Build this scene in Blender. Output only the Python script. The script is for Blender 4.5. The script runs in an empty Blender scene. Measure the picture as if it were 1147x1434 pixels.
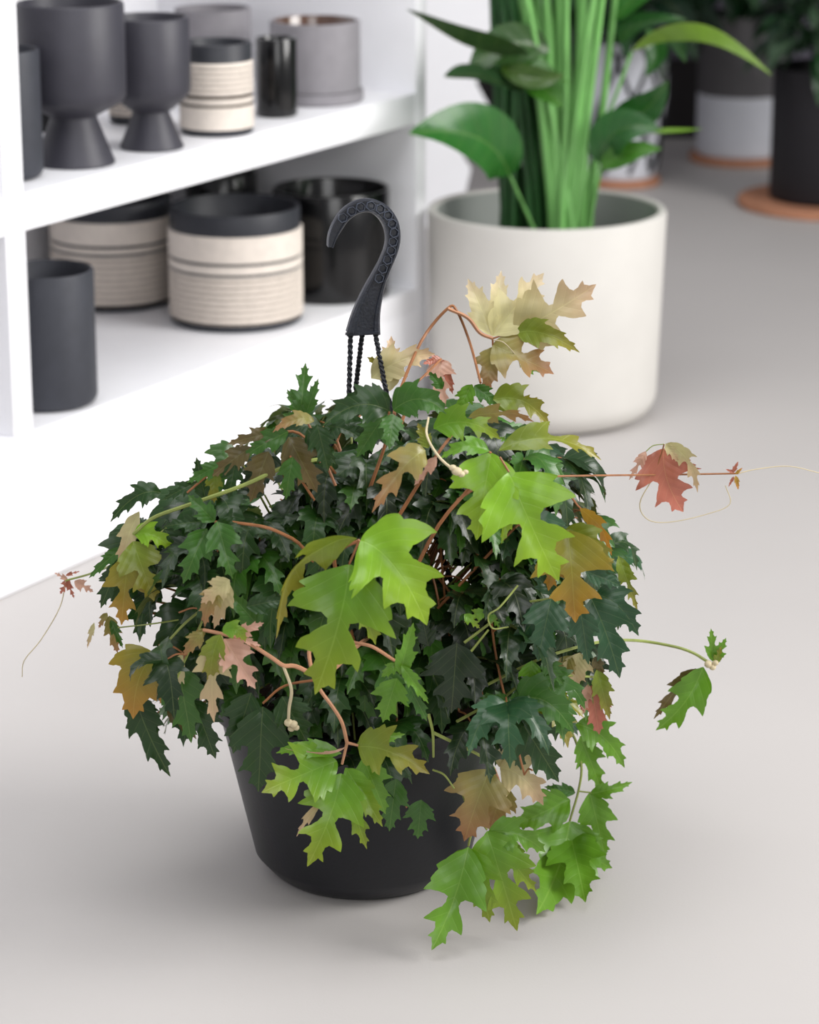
import bpy, bmesh, math, random
from mathutils import Vector, Matrix
from mathutils.geometry import delaunay_2d_cdt
rnd = random.Random(7)
S = bpy.context.scene
COL = S.collection
W_, H_ = 1147, 1434
FPX, PITCH, CH = 3900.0, math.radians(17.0), 1.0
CX, CY = W_/2, H_/2
FW = Vector((0, math.cos(PITCH), -math.sin(PITCH)))
UP = Vector((0, math.sin(PITCH), math.cos(PITCH)))
RT = Vector((1, 0, 0))
CAM = Vector((0, 0, CH))

def ray(px, py):
    return FW*FPX + RT*(px-CX) - UP*(py-CY)
def ground(px, py, z=0.0):
    d = ray(px, py); return CAM + d*((z-CH)/d.z)
def at_y(px, py, Y):
    d = ray(px, py); return CAM + d*(Y/d.y)
def project(p):
    v = p-CAM; z = v.dot(FW)
    return CX+FPX*v.dot(RT)/z, CY-FPX*v.dot(UP)/z, z
def lin(c):
    return tuple(((x/255)/12.92 if x/255 <= .04045 else ((x/255+.055)/1.055)**2.4) for x in c)

# ------------------------------------------------------------ materials
def mat(name, rgb, rough=.5, spec=.5, var=.06, scale=30, bump=0.0, bscale=200, coat=0, stretch=None):
    m = bpy.data.materials.new(name); m.use_nodes = True
    nt = m.node_tree; b = nt.nodes['Principled BSDF']
    c = lin(rgb)
    tc = nt.nodes.new('ShaderNodeTexCoord')
    n = nt.nodes.new('ShaderNodeTexNoise'); n.inputs['Scale'].default_value = scale; n.inputs['Detail'].default_value = 4
    src = tc.outputs['Object']
    if stretch:
        mp = nt.nodes.new('ShaderNodeMapping'); mp.inputs['Scale'].default_value = stretch
        nt.links.new(src, mp.inputs['Vector']); src = mp.outputs['Vector']
    nt.links.new(src, n.inputs['Vector'])
    r = nt.nodes.new('ShaderNodeValToRGB')
    r.color_ramp.elements[0].position = .3; r.color_ramp.elements[1].position = .7
    r.color_ramp.elements[0].color = (*[x*(1-var) for x in c], 1)
    r.color_ramp.elements[1].color = (*[min(1, x*(1+var)) for x in c], 1)
    nt.links.new(n.outputs['Fac'], r.inputs['Fac']); nt.links.new(r.outputs['Color'], b.inputs['Base Color'])
    b.inputs['Roughness'].default_value = rough
    b.inputs['Specular IOR Level'].default_value = spec
    b.inputs['Coat Weight'].default_value = coat
    b.inputs['Coat Roughness'].default_value = .08
    if bump:
        n2 = nt.nodes.new('ShaderNodeTexNoise'); n2.inputs['Scale'].default_value = bscale
        nt.links.new(src, n2.inputs['Vector'])
        bp = nt.nodes.new('ShaderNodeBump'); bp.inputs['Strength'].default_value = bump; bp.inputs['Distance'].default_value = .002
        nt.links.new(n2.outputs['Fac'], bp.inputs['Height']); nt.links.new(bp.outputs['Normal'], b.inputs['Normal'])
    return m

M = dict(
 white=mat('white_lacquer', (246, 246, 250), .45, .4, .01),
 greywall=mat('grey_paint', (104, 100, 112), .8, .2, .03, 3),
 leftwall=mat('white_plaster', (236, 236, 240), .8, .2, .02, 3),
 skirt=mat('dark_skirting', (34, 30, 32), .6, .3, .05),
 black=mat('matte_black_clay', (44, 46, 53), .5, .5, .08, 60, .15, 400),
 black2=mat('charcoal_clay', (56, 58, 66), .55, .45, .08, 60, .15, 400),
 footed=mat('graphite_clay', (58, 57, 66), .48, .5, .06, 60, .15, 400),
 gloss=mat('glossy_black_glaze', (8, 8, 10), .2, .4, .2, 20, 0, 1, .25),
 cream=mat('raw_cream_clay', (230, 220, 210), .8, .2, .05, 90, .2, 500),
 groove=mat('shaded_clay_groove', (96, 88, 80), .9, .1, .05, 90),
 greyclay=mat('grey_clay', (138, 135, 140), .6, .3, .07, 50, .1, 300),
 brownglaze=mat('brown_glaze', (92, 66, 54), .15, .6, .2, 20, 0, 1, .5),
 stone=mat('pale_cement', (206, 203, 198), .82, .2, .035, 12, .12, 350),
 stonein=mat('grey_cement', (170, 174, 170), .85, .2, .03, 12, .1, 350),
 nursery=mat('black_plastic_pot', (18, 20, 27), .42, .45, .08, 8, .05, 300),
 hookm=mat('black_moulded_plastic', (40, 44, 54), .38, .6, .25, 160, .25, 500),
 hookrim=mat('lighter_plastic_edge', (74, 80, 94), .35, .6, .3, 200),  # cell rims in a lighter tone than the hook body
 cord=mat('black_cord', (26, 29, 36), .6, .4, .2, 300),
 soil=mat('dark_potting_soil', (34, 24, 18), .95, .1, .5, 60, .8, 150),
 cork=mat('brown_cork', (186, 132, 104), .85, .2, .16, 90, .3, 300),
 potgrey=mat('dark_grey_glaze', (92, 90, 92), .6, .3, .05),
 potwhite=mat('white_glaze', (214, 216, 224), .5, .4, .03),
 pot_black=mat('soft_black_glaze', (24, 21, 26), .55, .4, .1),
 stripe=mat('black_paint', (24, 26, 30), .5, .4, .1),
 stem=mat('green_stem', (138, 150, 78), .5, .4, .2, 60),
 stem_red=mat('russet_stem', (148, 98, 62), .5, .4, .25, 60),
 stem_pink=mat('pink_stem', (190, 140, 108), .6, .3, .15, 60),
 tendril=mat('pale_tendril', (206, 192, 158), .6, .3, .12, 60),
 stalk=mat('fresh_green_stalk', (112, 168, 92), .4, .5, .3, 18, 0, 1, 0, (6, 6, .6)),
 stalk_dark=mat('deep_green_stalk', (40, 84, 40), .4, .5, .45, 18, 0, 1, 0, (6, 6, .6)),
)

# floor: polished poured floor with a faint mottle
def floor_mat():
    m = mat('poured_resin_floor', (192, 188, 186), .5, .35, .02, 2.2, .05, 420)
    return m
M['floor'] = floor_mat()

def leaf_material(name, rough, trans, coat):
    m = bpy.data.materials.new(name); m.use_nodes = True
    nt = m.node_tree; N = nt.nodes; Lk = nt.links; b = N['Principled BSDF']; out = N['Material Output']
    uv = N.new('ShaderNodeUVMap'); uv.uv_map = 'leaf'
    sp = N.new('ShaderNodeSeparateXYZ'); Lk.new(uv.outputs['UV'], sp.inputs[0])
    def mth(op, a, bb=None, clamp=False):
        n = N.new('ShaderNodeMath'); n.operation = op; n.use_clamp = clamp
        for i, v in enumerate((a, bb)):
            if v is None: continue
            if isinstance(v, (int, float)): n.inputs[i].default_value = v
            else: Lk.new(v, n.inputs[i])
        return n.outputs[0]
    ax = mth('ABSOLUTE', sp.outputs['X'])
    mid = mth('SUBTRACT', 1.0, mth('DIVIDE', ax, .009), True)
    s = mth('SUBTRACT', sp.outputs['Y'], mth('MULTIPLY', ax, .95))
    fr = mth('PINGPONG', mth('ADD', s, 5.0), .07)
    side = mth('MULTIPLY', mth('SUBTRACT', 1.0, mth('DIVIDE', fr, .0055), True), .65)
    vein = mth('MAXIMUM', mid, side)
    ca = N.new('ShaderNodeVertexColor'); ca.layer_name = 'front'
    cb = N.new('ShaderNodeVertexColor'); cb.layer_name = 'back'
    geo = N.new('ShaderNodeNewGeometry')
    mx = N.new('ShaderNodeMix'); mx.data_type = 'RGBA'
    Lk.new(geo.outputs['Backfacing'], mx.inputs[0]); Lk.new(ca.outputs['Color'], mx.inputs[6]); Lk.new(cb.outputs['Color'], mx.inputs[7])
    # blotchy tone
    nz = N.new('ShaderNodeTexNoise'); nz.inputs['Scale'].default_value = 38
    tc = N.new('ShaderNodeTexCoord'); Lk.new(tc.outputs['Object'], nz.inputs['Vector'])
    hs = N.new('ShaderNodeHueSaturation'); Lk.new(mx.outputs[2], hs.inputs['Color'])
    Lk.new(mth('ADD', mth('MULTIPLY', nz.outputs['Fac'], .5), .75), hs.inputs['Value'])
    vc = N.new('ShaderNodeMix'); vc.data_type = 'RGBA'; vc.blend_type = 'MIX'
    lt = N.new('ShaderNodeMix'); lt.data_type = 'RGBA'; lt.blend_type = 'ADD'; lt.inputs[0].default_value = 1
    Lk.new(hs.outputs['Color'], lt.inputs[6]); lt.inputs[7].default_value = (.13, .15, .05, 1)
    Lk.new(mth('MULTIPLY', vein, .55), vc.inputs[0]); Lk.new(hs.outputs['Color'], vc.inputs[6]); Lk.new(lt.outputs[2], vc.inputs[7])
    Lk.new(vc.outputs[2], b.inputs['Base Color'])
    b.inputs['Roughness'].default_value = rough
    b.inputs['Coat Weight'].default_value = coat; b.inputs['Coat Roughness'].default_value = .22
    bp = N.new('ShaderNodeBump'); bp.inputs['Strength'].default_value = .22; bp.inputs['Distance'].default_value = .0012
    fr2 = mth('ADD', mth('MULTIPLY', mth('DIVIDE', fr, .07), .7), mth('MULTIPLY', vein, -.5))
    Lk.new(fr2, bp.inputs['Height']); Lk.new(bp.outputs['Normal'], b.inputs['Normal'])
    tr = N.new('ShaderNodeBsdfTranslucent'); Lk.new(vc.outputs[2], tr.inputs['Color'])
    ms = N.new('ShaderNodeMixShader'); ms.inputs[0].default_value = trans
    Lk.new(b.outputs[0], ms.inputs[1]); Lk.new(tr.outputs[0], ms.inputs[2]); Lk.new(ms.outputs[0], out.inputs['Surface'])
    return m
M['leaf'] = leaf_material('lobed_vine_leaf', .36, .28, .25)
M['blade'] = leaf_material('smooth_blade_leaf', .35, .22, .2)

# ------------------------------------------------------------ object helpers
def link(name, me, parent=None, **props):
    o = bpy.data.objects.new(name, me); COL.objects.link(o)
    if parent: o.parent = parent
    for k, v in props.items(): o[k] = v
    return o
def thing(name, label, cat, loc=(0, 0, 0), rz=0, group=None):
    o = link(name, None); o.location = loc; o.rotation_euler = (0, 0, rz)
    o['label'] = label; o['category'] = cat; o.empty_display_size = .05
    if group: o['group'] = group
    return o
def finish(bm, name, mats, smooth=True, sharp=35):
    me = bpy.data.meshes.new(name)
    bmesh.ops.recalc_face_normals(bm, faces=bm.faces)
    bm.to_mesh(me); bm.free()
    for m in (mats if isinstance(mats, (list, tuple)) else [mats]): me.materials.append(m)
    if smooth:
        me.shade_smooth(); me.set_sharp_from_angle(angle=math.radians(sharp))
    return me
def box_bm(bm, x0, x1, y0, y1, z0, z1, bev=.002):
    r = bmesh.ops.create_cube(bm, size=1)
    bmesh.ops.scale(bm, vec=(x1-x0, y1-y0, z1-z0), verts=r['verts'])
    bmesh.ops.translate(bm, vec=((x0+x1)/2, (y0+y1)/2, (z0+z1)/2), verts=r['verts'])
    if bev:
        es = list({e for v in r['verts'] for e in v.link_edges})
        bmesh.ops.bevel(bm, geom=es, offset=bev, segments=2, affect='EDGES', profile=.7)
def box(name, m, parent, x0, x1, y0, y1, z0, z1, bev=.002, **p):
    bm = bmesh.new(); box_bm(bm, x0, x1, y0, y1, z0, z1, bev)
    return link(name, finish(bm, name, m), parent, **p)
def lathe(name, prof, mats, seg=72):
    """prof: list of (r, z, material index of the band that starts here)"""
    bm = bmesh.new(); rings = []
    for r, z, _ in prof:
        if r <= 1e-6: rings.append([bm.verts.new((0, 0, z))])
        else: rings.append([bm.verts.new((r*math.cos(2*math.pi*i/seg), r*math.sin(2*math.pi*i/seg), z)) for i in range(seg)])
    for k in range(len(rings)-1):
        a, b = rings[k], rings[k+1]
        for i in range(seg):
            j = (i+1) % seg
            if len(a) == 1 and len(b) == 1: continue
            if len(a) == 1: f = bm.faces.new((a[0], b[j], b[i]))
            elif len(b) == 1: f = bm.faces.new((a[i], a[j], b[0]))
            else: f = bm.faces.new((a[i], a[j], b[j], b[i]))
            f.material_index = prof[k][2]
    return finish(bm, name, mats)
def catmull(pts, n=8):
    out = []
    P = [pts[0]*2-pts[1]] + list(pts) + [pts[-1]*2-pts[-2]]
    for i in range(1, len(P)-2):
        for k in range(n):
            t = k/n; a, b, c, d = P[i-1], P[i], P[i+1], P[i+2]
            out.append(.5*((2*b)+(c-a)*t+(2*a-5*b+4*c-d)*t*t+(3*b-a-3*c+d)*t**3))
    out.append(pts[-1]); return out
def tube_bm(bm, pts, r0, r1=None, seg=8, mi=0, smooth=True, n=6):
    if r1 is None: r1 = r0
    pts = [Vector(p) for p in pts]
    if smooth and len(pts) > 2: pts = catmull(pts, n)
    prev = None; rings = []; up = None
    for i, p in enumerate(pts):
        t = (pts[min(i+1, len(pts)-1)]-pts[max(i-1, 0)]).normalized()
        if up is None:
            up = t.orthogonal().normalized()
        up = (up-t*up.dot(t)).normalized(); sd = t.cross(up)
        r = r0+(r1-r0)*i/(len(pts)-1)
        rings.append([bm.verts.new(p+up*r*math.cos(2*math.pi*k/seg)+sd*r*math.sin(2*math.pi*k/seg)) for k in range(seg)])
    for a, b in zip(rings, rings[1:]):
        for k in range(seg):
            f = bm.faces.new((a[k], a[(k+1) % seg], b[(k+1) % seg], b[k])); f.material_index = mi
    for rg in (rings[0], rings[-1]):
        f = bm.faces.new(rg); f.material_index = mi
def blob_bm(bm, p, r, mi=0, sc=(1, 1, 1)):
    g = bmesh.ops.create_icosphere(bm, subdivisions=2, radius=r)
    bmesh.ops.scale(bm, vec=sc, verts=g['verts']); bmesh.ops.translate(bm, vec=p, verts=g['verts'])
    for v in g['verts']:
        for f in v.link_faces: f.material_index = mi

# ------------------------------------------------------------ leaves
HALF = [(0, 0), (.07, .03), (.19, .085), (.30, .15), (.385, .225), (.355, .265), (.42, .32), (.455, .37), (.425, .395), (.50, .49), (.40, .475), (.28, .462), (.17, .46), (.105, .485),
        (.095, .53), (.14, .58), (.21, .63), (.27, .69), (.315, .76), (.22, .745), (.14, .75), (.095, .785), (.105, .83), (.155, .90), (.085, .90), (.04, .945), (0, 1)]
TEETH = {4, 6, 12, 16}
def half_outline(w, lobe, jit, rr):
    pts = []
    for i, (x, y) in enumerate(HALF):
        # lobe 0: shallow sinuses, 1: deep
        env = .47*math.sin(math.pi*min(1, (y*1.02))**.82)
        xx = x if lobe >= 1 else x*lobe+(1-lobe)*max(x, env*.80)
        if 0 < i < len(HALF)-1:
            xx *= 1+rr.uniform(-jit, jit)*.8; y += rr.uniform(-jit, jit)*.10
        pts.append((xx*w, y))
    out = []
    for (a, b) in zip(pts, pts[1:]):
        n = 3
        dx, dy = b[0]-a[0], b[1]-a[1]
        for k in range(n):
            t = k/n; bul = .05*math.sin(math.pi*t)
            out.append((a[0]+dx*t+dy*bul, a[1]+dy*t-dx*bul*.5))
    out.append(pts[-1]); return out
def blade_half(w):
    n = 18
    return [(w*.5*(math.sin(math.pi*(k/n)**.8)**.85), k/n) for k in range(n)]+[(0, 1)]

class LeafBag:
    def __init__(s): s.v = []; s.f = []; s.uv = []; s.cf = []; s.cb = []
    def add(s, B, C, T, w, hint, roll=0, fold=.35, lobe=1, asym=0, col=(90, 150, 40), tip=None, back=None, rr=rnd, blade=False, wave=.02, cup=0.0):
        L = (C-B).length+(T-C).length
        L = .5*(L+(T-B).length)
        if blade:
            r = blade_half(w); l = blade_half(w)
        else:
            r = half_outline(w*(1-max(0, asym)), lobe, .10, rr)
            l = half_outline(w*(1+min(0, asym)), lobe, .10, rr)
        loop = r+[(-x, y) for x, y in reversed(l[1:-1])]
        n = len(loop)
        pts = [Vector(p) for p in loop]
        edges = [(i, (i+1) % n) for i in range(n)]
        # midrib + inner points
        m0 = len(pts)
        for k in range(1, 14): pts.append(Vector((0, k/14)))
        medges = [(0, m0)]+[(m0+k, m0+k+1) for k in range(12)]+[(m0+12, len(r)-1)]
        for gy in range(1, 12):
            for gx in (-.34, -.24, -.16, -.08, .08, .16, .24, .34):
                pts.append(Vector((gx*w/.9, gy/12+.03*abs(gx))))
        co, ed, fc, _, _, _ = delaunay_2d_cdt(pts, edges+medges, [list(range(n))], 2, 1e-5)
        base = len(s.v)
        ph = rr.uniform(0, 6); c1 = lin(col); c2 = lin(tip or col)
        cb = lin(back or tuple(min(255, int(x*.7+62)) for x in col))
        sp = []
        for p in co:
            x, y = p.x, max(0, min(1, p.y))
            q = B*(1-y)**2+C*2*y*(1-y)+T*y*y
            tg = ((C-B)*(1-y)+(T-C)*y).normalized()
            nn = (hint-tg*hint.dot(tg)).normalized()
            if roll: nn = Matrix.Rotation(roll, 3, tg) @ nn
            sd = tg.cross(nn)
            ax = abs(x)
            h = fold*ax-cup*ax*ax*3+wave*math.sin(x*13+ph)*math.sin(y*9+ph*1.7)*1.2
            if not blade: h -= .35*ax*ax
            q = q+sd*(x*L*math.cos(fold*.8))+nn*(h*L)
            s.v.append(q)
            g = max(0, min(1, (y-.25)/.75))**1.3 if tip else 0
            g = min(1, g+ax*.5*(1 if tip else 0))
            k = rr.uniform(.97, 1.03)
            s.cf.append(tuple((a*(1-g)+b*g)*k for a, b in zip(c1, c2))+(1,))
            s.cb.append(cb+(1,)); s.uv.append((x, y))
        for f in fc: s.f.append([base+i for i in f])
    def mesh(s, name, m):
        me = bpy.data.meshes.new(name); me.from_pydata(s.v, [], s.f)
        # orientation: every leaf is built counter-clockwise in its plane; side x tangent order gives -normal, flip
        u = me.uv_layers.new(name='leaf')
        for lp in me.loops: u.data[lp.index].uv = s.uv[lp.vertex_index]
        a = me.color_attributes.new('front', 'FLOAT_COLOR', 'POINT'); b = me.color_attributes.new('back', 'FLOAT_COLOR', 'POINT')
        for i, c in enumerate(s.cf): a.data[i].color = c
        for i, c in enumerate(s.cb): b.data[i].color = c
        me.materials.append(m); me.shade_smooth(); me.update()
        return me

# ------------------------------------------------------------ room
FY = 6.1
fl = bmesh.new()
fv = [fl.verts.new(p) for p in ((-3.2, -1.5, 0), (3.6, -1.5, 0), (3.6, FY, 0), (-3.2, FY, 0))]
fl.faces.new(fv)
link('floor', finish(fl, 'floor', M['floor'], False), kind='structure')
box('wall_back', M['greywall'], None, -3.2, 3.6, FY, FY+.1, 0, 2.7, 0, kind='structure')
box('baseboard_back', M['skirt'], None, -3.2, 3.6, FY-.03, FY-.0005, 0.0005, .17, .003, kind='structure')
box('wall_left', M['leftwall'], None, -3.3, -3.2, -1.5, FY, 0, 2.7, 0, kind='structure')

# ------------------------------------------------------------ shelving unit
ANG = math.radians(30.2)
U = Vector((math.sin(ANG), math.cos(ANG), 0)); Wd = Vector((-math.cos(ANG), math.sin(ANG), 0))
O = ground(0, 840)
def on_front(px, py):
    d = ray(px, py); t = (O-CAM).dot(Wd)/d.dot(Wd); p = CAM+d*t
    return (p-O).dot(U), p.z
sP0 = on_front(18, 560)[0]; sP1 = on_front(46, 560)[0]
z1 = on_front(48, 603)[1]
z2 = on_front(33, 271)[1]; z2b = on_front(35, 324)[1]
sE0 = on_front(583, 300)[0]; sE1 = on_front(597, 300)[0]
print('shelf', sP0, sP1, z1, z2, z2b, sE0, sE1)
DEP = .42; TOP = z2+.42
un = thing('shelving_unit', 'white open shelving unit holding dark and striped plant pots', 'shelf', O, math.radians(90)-ANG)
s0 = sP0-.95
box('plinth', M['white'], un, s0, sE1, 0, .02, .001, z1-.03, .001)
box('divider', M['white'], un, sP0, sP1, .0005, DEP, z1, TOP, .002)
box('side_panel', M['white'], un, sE0, sE1, .0005, DEP, 0.001, TOP, .002)
box('side_panel', M['white'], un, s0-.02, s0, .0005, DEP, 0.001, TOP, .002)
box('back_panel', M['white'], un, s0, sE1, DEP, DEP+.012, 0.001, TOP, .001)
for (a, b) in ((s0, sP0), (sP1, sE0)):
    box('shelf', M['white'], un, a, b, .001, DEP, z2b, z2, .002)
box('shelf', M['white'], un, s0, sE0, .0003, DEP, z1-.03, z1, .002)
box('shelf', M['white'], un, s0-.02, sE1, 0, DEP, TOP, TOP+.03, .002)

# ------------------------------------------------------------ pots on the shelves
def fit(cx, ybot, w, z):
    """world centre / radius of a round foot whose nearest bottom point shows at (cx, ybot)"""
    p = ground(cx, ybot, z); r = .05
    for _ in range(12):
        d = project(p)[2]; r = w/2*d/FPX
        q = ground(cx, ybot, z); h = Vector((q.x, q.y, 0)).normalized()
        p = q+h*r
    return p, r
def height(p, r, z, ytop):
    h = Vector((p.x, p.y, 0)).normalized(); f = p-h*r
    lo, hi = 0, 1.2
    for _ in range(40):
        m = (lo+hi)/2
        if project(Vector((f.x, f.y, z+m)))[1] > ytop: lo = m
        else: hi = m
    return lo
def clamp_shelf(p, r):
    v = p-O; s = v.dot(U); y = v.dot(Wd)
    s = min(s, sE0-r-.004); 
    if s-r < sP1+.004: s = sP1+r+.004
    y = min(max(y, r+.004), DEP-r-.004) if 2*r+.01 < DEP else DEP/2
    return O+U*s+Wd*y
def frac_z(p, r, z, ys):   # heights of given picture rows on the front of the pot
    return [height(p, r, z, y) for y in ys]
def plain_prof(r, h, t=.005, cr=.012, m=0, mi=0, taper=1.0):
    rb = r*taper; P = [(0, 0, m), (rb-cr, 0, m)]
    for k in range(1, 6):
        a = math.pi/2*k/5; P.append((rb-cr+cr*math.sin(a), cr-cr*math.cos(a), m))
    P += [(r, h-.002, m), (r-.001, h, m), (r-t+.001, h, mi), (r-t, h-.002, mi), (r-t, .012, mi), (0, .012, mi)]
    return P
pots = []
def shelf_pot(name, label, cat, kind, cx, ybot, w, ytop, z, group=None, rows=None, foot=None):
    p, r = fit(cx, ybot, w if kind != 'footed' else foot, z)
    if kind == 'footed':
        R = w/2*project(p)[2]/FPX
        h = height(p, R, z, ytop)
    else:
        h = height(p, r, z, ytop)
    hh = rows and frac_z(p, r, z, rows)
    if kind == 'footed':
        zc = height(p, R, z, rows[0]); zn = height(p, R*.5, z, rows[1])
        rn = r*.58
        P = [(0, 0, 0), (r-.001, 0, 0), (r, .002, 0), (rn, zn-.003, 0), (rn, zn, 0), (rn+.004, zn+.002, 0), (R*.93, zc-.006, 0), (R*.99, zc, 0), (R, zc+.01, 0),
             (R, h-.003, 0), (R-.002, h, 0), (R-.005, h, 0), (R-.006, h-.003, 0), (R-.006, zc+.004, 0), (0, zn+.012, 0)]
        me = lathe(name, P, [M['footed']])
    elif kind == 'ribbed':
        # rows: bottom of dark rim band, groove a, groove b, end of ribs (top to bottom) ; inverted when first group is ribs
        b0, g1, g2, e = hh
        t = .005
        P = [(0, 0, 0), (r*.93, 0, 0), (r*.97, .003, 0), (r*.975, e, 0), (r, e+.001, 1)]
        n = 9 if g2-e > (b0-g1) else 3
        def ribs(za, zb, n):
            out = []
            for k in range(n):
                a = za+(zb-za)*k/n; b = za+(zb-za)*(k+1)/n; d = (b-a)
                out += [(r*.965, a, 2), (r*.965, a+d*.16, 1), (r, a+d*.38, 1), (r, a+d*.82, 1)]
            return out
        if rows[2]-rows[1] > 0 and (rows[3]-rows[2]) > (rows[1]-rows[0])*1.2:   # ribs below
            P += ribs(e+.001, g2-.002, 8)
            P += [(r*.97, g2-.003, 0), (r*.97, g2-.0005, 0), (r*1.0, g2+.001, 1), (r, g1-.0035, 1), (r*.97, g1-.0025, 0), (r*.97, g1, 0), (r, g1+.0015, 1), (r, b0-.001, 1)]
        else:                                            # ribs above
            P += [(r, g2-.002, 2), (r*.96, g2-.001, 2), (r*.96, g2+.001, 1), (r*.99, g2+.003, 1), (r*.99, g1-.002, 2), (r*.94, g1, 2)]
            P += ribs(g1+.001, b0-.001, 6)
        P += [(r*.97, b0, 0), (r*.97, h-.002, 0), (r*.97-.001, h, 0), (r*.97-t, h, 0), (r*.97-t-.001, h-.002, 0), (r*.97-t, .012, 0), (0, .012, 0)]
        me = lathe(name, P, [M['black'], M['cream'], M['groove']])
    elif kind == 'saucer':
        rs = r*1.07
        P = [(0, .010, 0), (r-.006, .010, 0), (r, .016, 0), (r, h-.002, 0), (r-.001, h, 0), (r-.005, h, 1), (r-.006, h-.002, 1), (r-.006, .02, 1), (0, .02, 1)]
        me = lathe(name, P, [M['greyclay'], M['brownglaze']])
    else:
        mm = {'matte': M['black'], 'charcoal': M['black2'], 'gloss': M['gloss'], 'grey': M['greyclay']}[kind]
        me = lathe(name, plain_prof(r, h, cr=.012 if kind in ('matte', 'charcoal') else .005), [mm])
    rr_ = max(r, R) if kind == 'footed' else (r*1.09 if kind == 'saucer' else r)
    q = clamp_shelf(p, rr_)
    moved = (q-Vector((p.x, p.y, 0))).length
    if 0: print(name, label[:30], 'r', round(r, 3), 'h', round(h, 3), 'y', round((p-O).dot(Wd), 3), 's', round((p-O).dot(U), 3), 'moved', round(moved, 3))
    loc = (q.x, q.y, z)
    if kind in ('saucer',):
        t = thing(name, label, cat, loc, 0, group)
        link('pot', me, t)
        rs = r*1.07
        link('saucer', lathe('saucer', [(0, 0, 0), (rs-.003, 0, 0), (rs, .003, 0), (rs, .015, 0), (rs-.004, .015, 0), (rs-.005, .008, 0), (0, .008, 0)], [M['greyclay']]), t)
        return t
    o = link(name, me); o.location = loc; o['label'] = label; o['category'] = cat
    if group: o['group'] = group
    pots.append((label, q, rr_, z))
    return o
G = 'plant pots on the shelves'
zA, zB = z1+.0004, z2+.0004
shelf_pot('plant_pot', 'plain matte black pot against the divider on the bottom shelf', 'pot', 'charcoal', 86, 583, 134, 393, zA, G)
shelf_pot('striped_pot', 'wide black-rimmed cream pot with ribbed base, front of the bottom shelf', 'pot', 'ribbed', 332, 468, 187, 305, zA, G, rows=(334, 372, 387, 458))
shelf_pot('striped_pot', 'black-rimmed cream ribbed pot half hidden behind the plain black pot', 'pot', 'ribbed', 160, 439, 172, 290, zA, G, rows=(314, 347, 358, 431))
shelf_pot('glossy_pot', 'large glossy black pot behind the plastic hook on the bottom shelf', 'pot', 'gloss', 465, 428, 162, 277, zA, G)
shelf_pot('glossy_pot', 'glossy black pot at the back, behind the wide striped pot', 'pot', 'gloss', 318, 392, 100, 248, zA, G)
shelf_pot('plant_pot', 'charcoal pot cut off by the divider on the upper shelf', 'pot', 'charcoal', 8, 258, 108, 76, zB, G)
shelf_pot('footed_pot', 'tall graphite goblet pot on a flared foot, the larger one', 'pot', 'footed', 122, 240, 150, 13, zB, G, rows=(147, 169), foot=113)
shelf_pot('footed_pot', 'smaller graphite goblet pot on a flared foot', 'pot', 'footed', 234, 216, 114, 32, zB, G, rows=(137, 161), foot=90)
shelf_pot('striped_pot', 'narrow cream pot with ribbed top beside the smaller goblet pot', 'pot', 'ribbed', 316, 194, 104, 66, zB, G, rows=(91, 139, 151, 186))
shelf_pot('glossy_pot', 'slim glossy black pot between the narrow striped and grey pots', 'pot', 'gloss', 388, 166, 58, 56, zB, G)
shelf_pot('saucer_pot', 'grey pot with brown glazed inside standing on its saucer', 'pot', 'saucer', 442, 150, 126, 36, zB, G)
shelf_pot('plant_pot', 'grey pot at the back, behind the narrow striped pot', 'pot', 'grey', 300, 128, 106, 17, zB, G)
shelf_pot('striped_pot', 'striped pot glimpsed between the two goblet pots', 'pot', 'ribbed', 190, 176, 74, 70, zB, G, rows=(90, 110, 120, 166))
shelf_pot('glossy_pot', 'dark pot in the shade behind the larger goblet pot', 'pot', 'gloss', 62, 186, 90, 20, zB, G)

# ------------------------------------------------------------ large cement planter with its leafy plant
pc, pr = fit(761, 621, 324, 0)
ph = height(pc, pr, 0, 323)
print('planter', pc, pr, ph)
pl = thing('potted_plant', 'tall green-stalked plant in the large pale cement planter', 'potted plant', (pc.x, pc.y, 0))
rb = pr*.965; cr = .038
P = [(0, 0, 0), (rb-cr, 0, 0)]+[(rb-cr+cr*math.sin(math.pi/2*k/8), cr-cr*math.cos(math.pi/2*k/8), 0) for k in range(1, 9)]
P += [(pr*1.012, ph-.004, 0), (pr*1.012-.002, ph-.0005, 0), (pr*1.012-.010, ph, 0), (pr*1.012-.013, ph-.003, 1), (pr-.014, .2, 1), (0, .2, 1)]
link('planter', lathe('planter', P, [M['stone'], M['stonein']], 128), pl)
sb = lathe('soil', [(0, .205, 0), (pr-.03, .205, 0), (pr-.02, .19, 0)], [M['soil']], 48)
link('soil', sb, pl)
def pp(px, py, dd=0.0):   # point at a depth dd in front of the planter's axis
    return at_y(px, py, pc.y-dd)-Vector((pc.x, pc.y, 0))
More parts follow.
